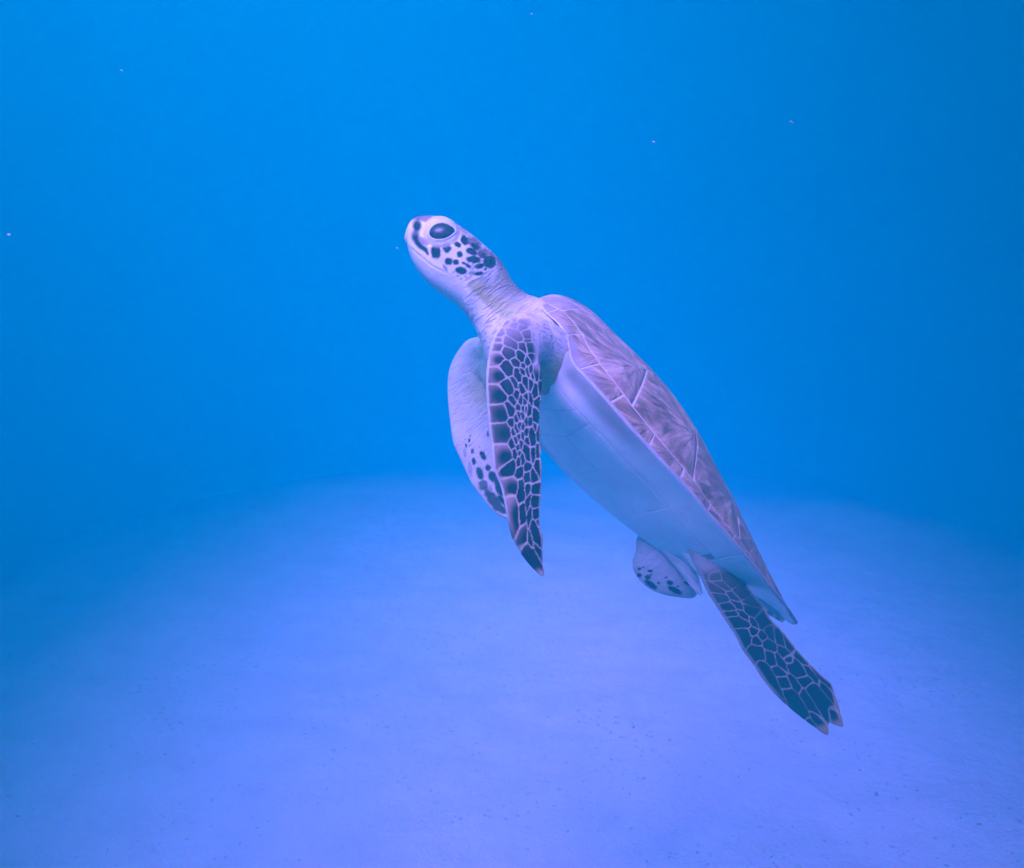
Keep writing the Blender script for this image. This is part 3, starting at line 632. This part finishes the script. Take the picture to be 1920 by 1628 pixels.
FL = [zA(480, 150, 7, 4.5, -25), zA(610, 85, 8, 4, 5), zA(750, 130, 8, 4, 20), zA(600, 200, 9, 4.5, 5), zA(740, 235, 8, 4, 15), zA(360, 325, 6, 5), zA(330, 455, 6, 3), zA(300, 580, 8, 6), zA(285, 785, 11, 9), zA(300, 1080, 14, 10.5), zA(310, 1440, 16, 14), zA(610, 360, 14, 7, 38), zA(840, 345, 8, 6, 50), zA(965, 420, 2.5, 9, -15), zA(545, 510, 12, 7, 38), zA(520, 690, 10, 8, 40),
      zA(775, 605, 5, 8, -35), zA(855, 468, 3, 1.6), zA(905, 605, 8, 8, 45), zA(740, 760, 6.5, 9, -28), zA(845, 830, 4.5, 7, -12), zA(920, 770, 4.5, 7, -20), zA(490, 970, 10, 11, -30), zA(640, 875, 6, 8, -35), zA(680, 1070, 5, 13, -18), zA(770, 925, 3.2, 5, -25), zA(760, 1030, 4, 6.5, -28), zA(845, 1020, 2.8, 5.5, -12), zA(900, 985, 2.6, 5),
      zA(500, 1310, 11, 12, -35), zA(620, 1250, 4, 9.5, -28), zA(800, 1205, 4, 8, -10), zA(745, 1330, 4, 8, -12), zA(655, 1440, 4.5, 9, -5), zA(830, 1360, 1.8, 3.5), zA(860, 1290, 1.6, 3), zA(880, 1390, 1.8, 3.2), zA(870, 1180, 2, 4), zA(925, 1240, 2.4, 6), zA(590, 1555, 5, 8, -20), zA(735, 1545, 3.5, 8, -5), zA(820, 1480, 2.6, 4, -30), zA(800, 1565, 3, 6, -15), zA(868, 1560, 2.2, 4), zA(910, 1545, 2.4, 6, -15), zA(890, 1450, 2, 4),
      zA(1010, 1050, 5, 14), zA(1100, 1060, 5, 14), zA(1080, 1320, 5, 13), zA(1000, 1380, 5, 13), zA(1040, 1600, 7, 13), zA(950, 1120, 2.5, 6), zA(960, 1500, 2, 6),
      zB(545, 280, 8, 13, -15), zB(690, 235, 4, 6, -20), zB(640, 285, 1.8, 4), zB(775, 265, 3, 6.5, -10), zB(822, 265, 2.4, 6), zB(885, 285, 4, 9), zB(345, 345, 18, 15), zB(650, 430, 4, 9, -12), zB(698, 375, 3.4, 7, -12), zB(755, 365, 3, 6.5, -8), zB(818, 385, 2.2, 5), zB(855, 390, 2.2, 5.5), zB(905, 485, 3.2, 8), zB(1000, 360, 6, 15), zB(1045, 170, 4, 9),
      zB(565, 505, 5.2, 9), zB(705, 555, 3.2, 6), zB(740, 495, 2.2, 5), zB(780, 575, 2.8, 5), zB(825, 515, 2.4, 6), zB(862, 525, 1.8, 5), zB(650, 605, 3.6, 9, -12), zB(592, 672, 5, 7, -10), zB(720, 690, 1.8, 4.5), zB(748, 640, 1.8, 4), zB(830, 670, 3.4, 6.5), zB(770, 755, 2.4, 7), zB(690, 762, 2.8, 5.5, -12), zB(640, 812, 3.8, 7, -10), zB(845, 835, 4.2, 6.5, -10), zB(942, 755, 6.2, 17, -5), zB(985, 590, 3.2, 9, -12), zB(1035, 720, 3.4, 13),
      zB(385, 680, 19, 17), zB(580, 880, 4.6, 10), zB(745, 895, 3, 8), zB(685, 955, 2.8, 5.5), zB(710, 1055, 2.4, 6), zB(630, 1065, 4, 9, -15), zB(830, 1035, 6, 15, -12), zB(960, 1050, 4.2, 11), zB(1035, 1010, 4.6, 15), zB(400, 1090, 17, 18), zB(692, 1195, 3.6, 9), zB(770, 1150, 4, 10), zB(840, 1300, 4.8, 9), zB(520, 1310, 9, 14, 32), zB(720, 1400, 5, 10), zB(778, 1340, 2.2, 8), zB(895, 1390, 1.8, 7), zB(925, 1255, 2, 8, -20), zB(900, 1180, 1.6, 5), zB(1040, 1300, 5.5, 15), zB(975, 1500, 6.5, 13), zB(850, 1500, 6, 12),
      zC(390, 115, 16, 14), zC(575, 180, 6.5, 21), zC(680, 130, 4.5, 14), zC(800, 120, 7, 13), zC(445, 540, 10.5, 33, -8), zC(592, 545, 5.5, 20), zC(690, 345, 3.4, 13, 10), zC(800, 340, 7, 11), zC(708, 600, 3.4, 16, 4), zC(815, 545, 6, 9), zC(845, 690, 3, 6), zC(600, 910, 8, 20, 8), zC(810, 850, 8.5, 22, -18), zC(720, 950, 3, 14, -10), zC(735, 1240, 12, 28, -32), zC(860, 1180, 4, 16, -22)]
FL = [f for f in FL if len(f) < 3 or f[2] >= 2.3]
selF = (pid == 2)
topF = selF & (side > -0.15)
idx, ins, who, d1, S = cells(FL, px, py, selF, 1.0 + 1.2 * sstep(32, 8, px - LEX))
# distance from the leading edge in photo pixels
Lx = np.interp(py[idx], [590, 605, 634, 668, 717, 753, 799, 836, 880, 912, 957, 988, 1018, 1043, 1063, 1079], [962, 944, 926, 917, 912, 914, 918, 923, 927, 940, 950, 957, 966, 982, 999, 1020])
Tx = np.interp(py[idx], [590, 605, 634, 668, 690, 717, 760, 850, 900, 950, 990, 1010, 1050, 1079], [975, 984, 999, 1006, 1016, 1018, 1012, 1012, 1015, 1011, 1011, 1016, 1017, 1021])
le = px[idx] - Lx; te = Tx - px[idx]
sx_, sy_ = S[who, 0], S[who, 1]; sle = sx_ - np.interp(sy_, [590, 605, 634, 668, 717, 753, 799, 836, 880, 912, 957, 988, 1018, 1043, 1063, 1079], [962, 944, 926, 917, 912, 914, 918, 923, 927, 940, 950, 957, 966, 982, 999, 1020])
rl = np.sqrt(((px[idx] - sx_ - 8) / np.maximum(S[who, 2] * 1.3, 13)) ** 2 + ((py[idx] - sy_ - 3) / np.maximum(S[who, 3] * 1.25, 9)) ** 2)
ktan = np.maximum(sstep(.35, 1.35, rl + .7 * (nzb[idx] - .5)) * sstep(24, 14, sle), sstep(12, 2, le) * .9) * sstep(1050, 930, py[idx])
scale_c = lerp(dark[None], tan[None] * .85, ktan[:, None])
up_k = sstep(690, 615, py[idx] + le * .35); scale_c = lerp(scale_c, np.array([[.30, .22, .26]]), (up_k * .75 * 1.0)[:, None])
scale_c = scale_c * (0.75 + 0.5 * nz[idx])[:, None]
line_c = lerp(np.array([[.30, .31, .27]]), np.array([[.40, .34, .27]]), sstep(34, 10, le)[:, None])
rim_k = sstep(5, 1.2, le + (nz[idx] - .5) * 3) * sstep(1000, 930, py[idx])
cc = lerp(line_c, scale_c, ins[:, None]); cc = lerp(cc, np.array([[.66, .60, .58]]), rim_k[:, None])
cc = lerp(cc, np.array([[.55, .48, .36]]), (sstep(2.6, .8, te) * sstep(690, 720, py[idx]) * .6)[:, None])
cc = lerp(cc, np.array([[.50, .44, .36]]), (sstep(1062, 1076, py[idx]) * .8)[:, None])
root = np.maximum(sstep(994, 1010, px[idx] + .22 * (650 - py[idx]) * (py[idx] < 650) + (nzb[idx] - .5) * 14) * sstep(704, 676, py[idx]), sstep(603, 592, py[idx] + (nzb[idx] - .5) * 8)); cc = lerp(cc, lav[None], root[:, None])
tk = topF[idx]
C[idx[tk]] = cc[tk]; C[idx[~tk]] = pale
wamp[idx] = 0.7 * root; P[idx[tk]] += N[idx[tk]] * (0.0007 * ins[tk] * (1 - rim_k[tk]) * (1 - root[tk]))[:, None]
# near hind flipper
zR = lambda x, y, *r: (1160 + x / 3.877, 980 + y / 3.877, *r)
RL = [zR(690, 385, 12, 5, 40), zR(755, 455, 12, 4.5, 35), zR(725, 490, 10, 4.5, 25), zR(750, 545, 11, 6, 20), zR(830, 540, 10, 5, 40), zR(860, 600, 11, 5, 42), zR(810, 612, 10, 6, 15), zR(835, 660, 8, 4, 10), zR(900, 670, 11, 5, 45), zR(880, 725, 14, 9, 25), zR(908, 830, 13, 15, -20), zR(972, 795, 5, 5), zR(1002, 865, 6, 8, -30), zR(1042, 830, 4, 5), zR(1005, 950, 12, 15, -35), zR(1090, 900, 10, 6, 50),
      zR(1105, 980, 7, 14, -30), zR(1170, 1015, 5, 13, -32), zR(1205, 955, 7, 4, 50), zR(1165, 1080, 10, 6, 50), zR(1100, 1140, 9, 40, -30), zR(1205, 1170, 7, 12, -35), zR(1285, 1060, 8, 16, -38), zR(1345, 1155, 8, 5, 20), zR(1280, 1175, 5, 12, -35), zR(1290, 1310, 10, 34, -36), zR(1385, 1320, 6.5, 24, -32), zR(1470, 1300, 10, 32, -36), zR(1425, 1410, 5, 14, -30), zR(1400, 1470, 5, 14, -30),
      zR(1320, 980, 4, 16, -42), zR(1420, 1110, 4, 20, -42), zR(1460, 1130, 3.5, 22, -42), zR(1500, 1200, 4, 22, -38), zR(1240, 890, 4, 14, -40), zR(1160, 830, 5, 14, -42), zR(960, 640, 8, 16, -45), zR(1040, 720, 8, 16, -42), zR(900, 510, 10, 18, -48), zR(1100, 790, 6, 12, -42), zR(980, 720, 4, 8, -40), zR(820, 430, 9, 14, -55), zR(950, 570, 10, 12, -45), zR(650, 350, 9, 6, 40), zR(1540, 1380, 5, 16, -32), zR(1240, 1000, 4, 10, -40)]
selR = (pid == 4)
idx, ins, who, d1, S = cells(RL, px, py, selR, 0.85)
frac = np.interp(py[idx], [1058, 1083, 1112, 1140, 1171, 1192, 1215, 1246, 1277, 1305, 1328, 1349, 1364], [1303, 1315, 1328, 1346, 1366, 1379, 1390, 1413, 1433, 1457, 1482, 1508, 1530])
leR = px[idx] - frac
sc_ = lerp(dark[None] * 1.2, np.array([[.10, .085, .08]]), (sstep(1150, 1060, py[idx]) * .8)[:, None]) * (0.7 + .6 * nz[idx])[:, None]
ln_ = lerp(np.array([[.22, .21, .19]]), np.array([[.06, .06, .06]]), (sstep(45, 65, leR) * sstep(1230, 1180, py[idx]))[:, None])
cc = lerp(ln_, sc_, ins[:, None]); cc = lerp(cc, np.array([[.34, .31, .29]]), (sstep(9, 2, leR) * sstep(1330, 1290, py[idx]) * .8)[:, None])
gR = np.interp(py[idx], [1104, 1138, 1160, 1184, 1214, 1243, 1269, 1283, 1325, 1358], [1402, 1431, 1443, 1467, 1490, 1516, 1542, 1560, 1568, 1578]) - px[idx]
cc = lerp(cc, np.array([[.48, .34, .22]]), (np.maximum(sstep(5, 1, gR) * .6, sstep(1350, 1366, py[idx] + .35 * (px[idx] - 1550)) * .6))[:, None])
cc = lerp(cc, np.array([[.30, .30, .29]]), (sstep(1082, 1060, py[idx] + (nzb[idx] - .5) * 16))[:, None])
tk = side[idx] > -0.15; C[idx[tk]] = cc[tk]; C[idx[~tk]] = pale; wamp[idx] = 0
P[idx[tk]] += N[idx[tk]] * (0.0004 * ins[tk])[:, None]
# far front flipper: pale underside with loose dark spots, ochre patch; its upper side carries plates
selG = (pid == 3) | (pid == 7); und = selG & (side > -0.15); mk = und.astype(float)
blend(mk, [0.56, 0.57, 0.53]); blend(mk * np.exp(-(((px - 897) / 34) ** 2 + ((py - 735) / 45) ** 2)) * .7, ochre * 1.15); blend(mk * sstep(740, 860, py) * .45, [.50, .48, .40])
wamp[selG] = 0.45
for (sx, sy, rx, ry, ro, k) in [(305, 232, 9, 17, 0, 1), (275, 282, 8, 18, -10, 1), (335, 335, 14, 22, 0, .95), (435, 380, 22, 42, -22, 1), (348, 435, 17, 30, -10, 1), (485, 495, 23, 26, 0, 1), (405, 550, 27, 55, -18, 1), (525, 580, 33, 45, -15, 1), (437, 660, 40, 42, 0, .85), (590, 670, 36, 85, -15, 1), (545, 815, 42, 130, -38, .95), (622, 810, 17, 60, -38, 1), (315, 190, 6, 8, 0, .8), (265, 222, 5, 6, 0, .8), (312, 282, 6, 6, 0, .8), (262, 350, 14, 42, -5, .35), (312, 500, 16, 65, -10, .4), (482, 172, 10, 25, 0, .9), (400, 295, 6, 9, 0, .5), (510, 690, 10, 30, -30, .5), (640, 900, 20, 40, -38, .8)]:
    ell(820 + sx / 5.088, 780 + sy / 5.088, rx / 5.088, ry / 5.088, ro, dark * 1.5, k, .25, px, py, mk)
G_up = (pid == 3) & (side <= -0.15); ix = np.where(G_up)[0]
gseeds = [(x, y, 7, 9) for x in range(835, 965, 12) for y in range(620, 985, 15)]; gseeds = [(a + random.uniform(-4, 4), b + random.uniform(-5, 5), c, d) for a, b, c, d in gseeds]
idx, ins, who, d1, S = cells(gseeds, px, py, G_up, 1.25); C[idx] = lerp(np.array([[.6, .56, .53]]), dark[None], ins[:, None])
# far hind flipper
selH = (pid == 5); mk = (selH & (side > -.15)).astype(float); blend(selH.astype(float), [.44, .47, .48]); blend(mk * sstep(1080, 1118, py) * .5, [.50, .43, .44])
for (sx, sy, rx, ry, ro) in [(150, 337, 14, 10, 0), (150, 382, 18, 15, 0), (212, 397, 22, 17, 0), (228, 353, 20, 9, 0), (180, 325, 6, 6, 0), (235, 452, 50, 20, 36), (372, 437, 27, 18, 10), (408, 492, 55, 20, 30), (497, 440, 28, 9, 22), (290, 440, 10, 9, 0), (345, 400, 12, 6, 0), (430, 465, 10, 7, 0), (235, 380, 8, 8, 0)]:
    ell(1160 + sx / 3.877, 980 + sy / 3.877, rx / 4.4, ry / 4.4, ro, dark * 1.6, 1, .25, px, py, mk)
wamp[selH] = .45
hip = (pid == 6); blend(hip.astype(float), [.66, .65, .63]); wamp[hip] = .5
ell(1444, 1150, 7, 3, 35, [.2, .17, .2], .8, .3, px, py, hip.astype(float)); ell(1458, 1160, 5, 2, 35, dark, .7, .3, px, py, hip.astype(float))
C = C * (0.92 + 0.16 * nzb)[:, None]

normals(P)
# wrinkle coordinates: fast along the neck, slow around it; along the limb on the shoulder
axv = lerp(0.62, 0.62, 0) * RT - 0.78 * UP; prv = 0.78 * RT + 0.62 * UP
W = np.stack([P @ axv * 430, P @ prv * 80, P @ FW * 80], 1)
Ws = np.stack([P @ (0.95 * RT - 0.30 * UP) * 110, P @ (0.30 * RT + 0.95 * UP) * 430, P @ FW * 160], 1)
W = np.where((pid == 1)[:, None] | (pid == 2)[:, None], Ws, W)
Wh = np.stack([P @ (0.8 * RT - 0.6 * UP) * 60, P @ (0.6 * RT + 0.8 * UP) * 300, P @ FW * 60], 1); W = np.where(hip[:, None], Wh, W)
attr_col(me, 'pigment', C); attr_vec(me, 'wrinkle', W); attr_f(me, 'wrinkle_amount', wamp)
me.materials.clear(); me.materials.append(M_SKIN)
me.polygons.foreach_set('use_smooth', np.ones(len(me.polygons), bool)); me.polygons.foreach_set('material_index', np.zeros(len(me.polygons), np.int32)); me.update()
body_o = bpy.data.objects.new('body', me); col.objects.link(body_o); body_o.parent = turtle
# eyes
s = NT('turtle_eye'); s.b.inputs['Base Color'].default_value = (0.012, 0.010, 0.014, 1); s.b.inputs['Roughness'].default_value = 0.4
tc = s.n('ShaderNodeTexCoord'); s.l(s.ramp(s.noise(tc.outputs['Object'], 300, 3), [(0.3, (0.008, 0.007, 0.010)), (0.7, (0.022, 0.017, 0.018))]), s.b.inputs['Base Color'])
bm = bmesh.new(); bmesh.ops.create_uvsphere(bm, u_segments=40, v_segments=24, radius=1.0)
em = bpy.data.meshes.new('eye'); bm.to_mesh(em); bm.free(); em.polygons.foreach_set('use_smooth', np.ones(len(em.polygons), bool)); em.materials.append(s.m)
from mathutils import Matrix
lx = (math.cos(R(8)) * RT + math.sin(R(8)) * UP); lx = lx - (lx @ n_eye) * n_eye; lx /= np.linalg.norm(lx)
for sg in (0, 1):
    c0 = c_eye - n_eye * 0.0066; X_, N_ = lx, n_eye
    if sg:
        pxe, pye, de = proj(c0); dce = float(np.interp(pxe, HN[:, 0], HN[:, 5])); c0 = c0 + 2 * (dce - de) * FW; N_ = n_mir; X_ = lx - 2 * (lx @ FW) * FW
    Z_ = np.cross(X_, N_)
    o = bpy.data.objects.new('eye', em); col.objects.link(o); o.parent = turtle
    Mx = Matrix((Vector(X_ * 0.0142), Vector(N_ * 0.0100), Vector(Z_ * 0.0103))).transposed().to_4x4(); Mx.translation = Vector(c0); o.matrix_local = Mx

# keep the parts where they are while the Empty sits at the turtle's underside
base = Vector(body(np.array(.17), np.array(0.0), np.array(-.06)).tolist())
turtle.location = base
for o in turtle.children: o.location = Vector(o.location) - base

# ------------------------------------------------------------------ drifting specks and bits on the sand
M_SPECK = mat_plain('speck', (0.42, 0.44, 0.44), 0.6, .2, 900); M_DARK = mat_plain('dark_bit', (0.33, 0.28, 0.30), 0.8, .4, 900)
def chip(name, r, seed, mat, flat=0.5, longx=1.5):
    rr = random.Random(seed); bm = bmesh.new(); bmesh.ops.create_icosphere(bm, subdivisions=1, radius=r)
    for v in bm.verts:
        k = rr.uniform(.65, 1.3); v.co = Vector((v.co.x * longx * k, v.co.y * k, v.co.z * flat * k))
    me_ = bpy.data.meshes.new(name); bm.to_mesh(me_); bm.free(); me_.materials.append(mat); return me_
specks = [(228, 132, .95, .0011, 'beside nothing'), (997, 26, 1.0, .0011, ''), (1485, 229, .9, .0018, ''), (1225, 266, .9, .0013, ''), (1615, 221, .95, .0010, ''), (17, 440, .9, .0014, ''), (745, 465, .86, .0010, ''), (765, 610, .9, .0006, ''), (840, 622, .9, .0005, '')]
for k, (sx, sy, d, r, _) in enumerate(specks):
    o = bpy.data.objects.new('floating_speck', chip('floating_speck', r, k, M_SPECK, .6, 1.7 if k == 2 else 1.2)); col.objects.link(o)
    o.location = at(sx, sy, d); o.rotation_euler = (random.uniform(0, .6), random.uniform(0, .6), random.uniform(-.5, .5))
    lab = {2: 'largest white speck drifting in the blue water, longer than it is wide', 6: "tiny white speck drifting just in front of the turtle's snout", 7: "barely visible pale speck drifting below the turtle's throat", 8: "barely visible pale speck drifting close to the far front flipper"}
    tag(o, lab.get(k, 'tiny white speck drifting in open blue water away from the turtle'), 'speck', 'white specks drifting in the water')
o = bpy.data.objects.new('floating_debris', chip('floating_debris', .0011, 55, M_DARK, .5, .8)); col.objects.link(o)
o.location = at(1093, 1008, .95); o.rotation_euler = (R(70), 0, R(20)); tag(o, 'tiny dark bit adrift between the spotted front flipper and the belly', 'debris')
# dark grit: clusters of chips lying on the sand
rr = random.Random(3); V, Fc = [], []
ico = chip('ico', 1.0, 1, M_DARK); iv = np.array([v.co[:] for v in ico.vertices]); fi = [tuple(p.vertices) for p in ico.polygons]
cl = [(rr.uniform(-1.5, 1.6), rr.uniform(1.0, 3.4), rr.uniform(.08, .45)) for _ in range(60)] + [(-.95, 2.6, .4), (-.85, 2.35, .3), (.05, 1.85, .35), (.1, 1.75, .3), (-.3, 1.75, .4)]
for (cx_, cy_, sr) in cl:
    for _ in range(rr.randint(10, 34)):
        x_, y_ = rr.gauss(cx_, sr), rr.gauss(cy_, sr * .6)
        if wall_dist(np.array([x_]), np.array([y_]))[0] < .25 or y_ < .5: continue
        z_ = float(sand_z(np.array([x_]), np.array([y_]))[0]); r = rr.uniform(.0010, .0026) * (1.5 if rr.random() < .05 else 1); an = rr.uniform(0, 3.14); b = len(V)
        k3 = np.array([rr.uniform(.7, 1.6), rr.uniform(.6, 1.1), rr.uniform(.15, .3)]) * r; q = iv * k3
        q = np.stack([q[:, 0] * math.cos(an) - q[:, 1] * math.sin(an), q[:, 0] * math.sin(an) + q[:, 1] * math.cos(an), q[:, 2]], 1) + np.array([x_, y_, z_ + r * .15])
        V += q.tolist(); Fc += [tuple(i + b for i in f) for f in fi]
grit = mesh_obj('sand_grit', V, Fc, M_DARK, smooth=False); tag(grit, 'scattered dark grit lying in drifts on the pale sand', 'grit', kind='stuff')

# ------------------------------------------------------------------ the water itself
x0, x1, y0, y1, z0, z1 = TC[0] - TR - .5, TC[0] + TR + .5, TY - .5, TC[1] + TR + .5, -1.2, WH + .2
V = [(x, y, z) for z in (z0, z1) for y in (y0, y1) for x in (x0, x1)]
hz = mesh_obj('haze', V, [(0, 2, 3, 1), (4, 5, 7, 6), (0, 1, 5, 4), (2, 6, 7, 3), (0, 4, 6, 2), (1, 3, 7, 5)], None, smooth=False)
s = bpy.data.materials.new('blue_water'); s.use_nodes = True; t = s.node_tree
t.nodes.remove(t.nodes['Principled BSDF']); pv = t.nodes.new('ShaderNodeVolumePrincipled')
pv.inputs['Color'].default_value = (0.0, 0.84, 0.76, 1); pv.inputs['Absorption Color'].default_value = (0.0, 0.95, 1.0, 1); pv.inputs['Density'].default_value = 0.37; pv.inputs['Anisotropy'].default_value = 0.2
t.links.new(pv.outputs[0], t.nodes['Material Output'].inputs['Volume']); hz.data.materials.append(s)
tag(hz, 'clear blue water filling the tank and veiling the far wall', 'water', kind='stuff')
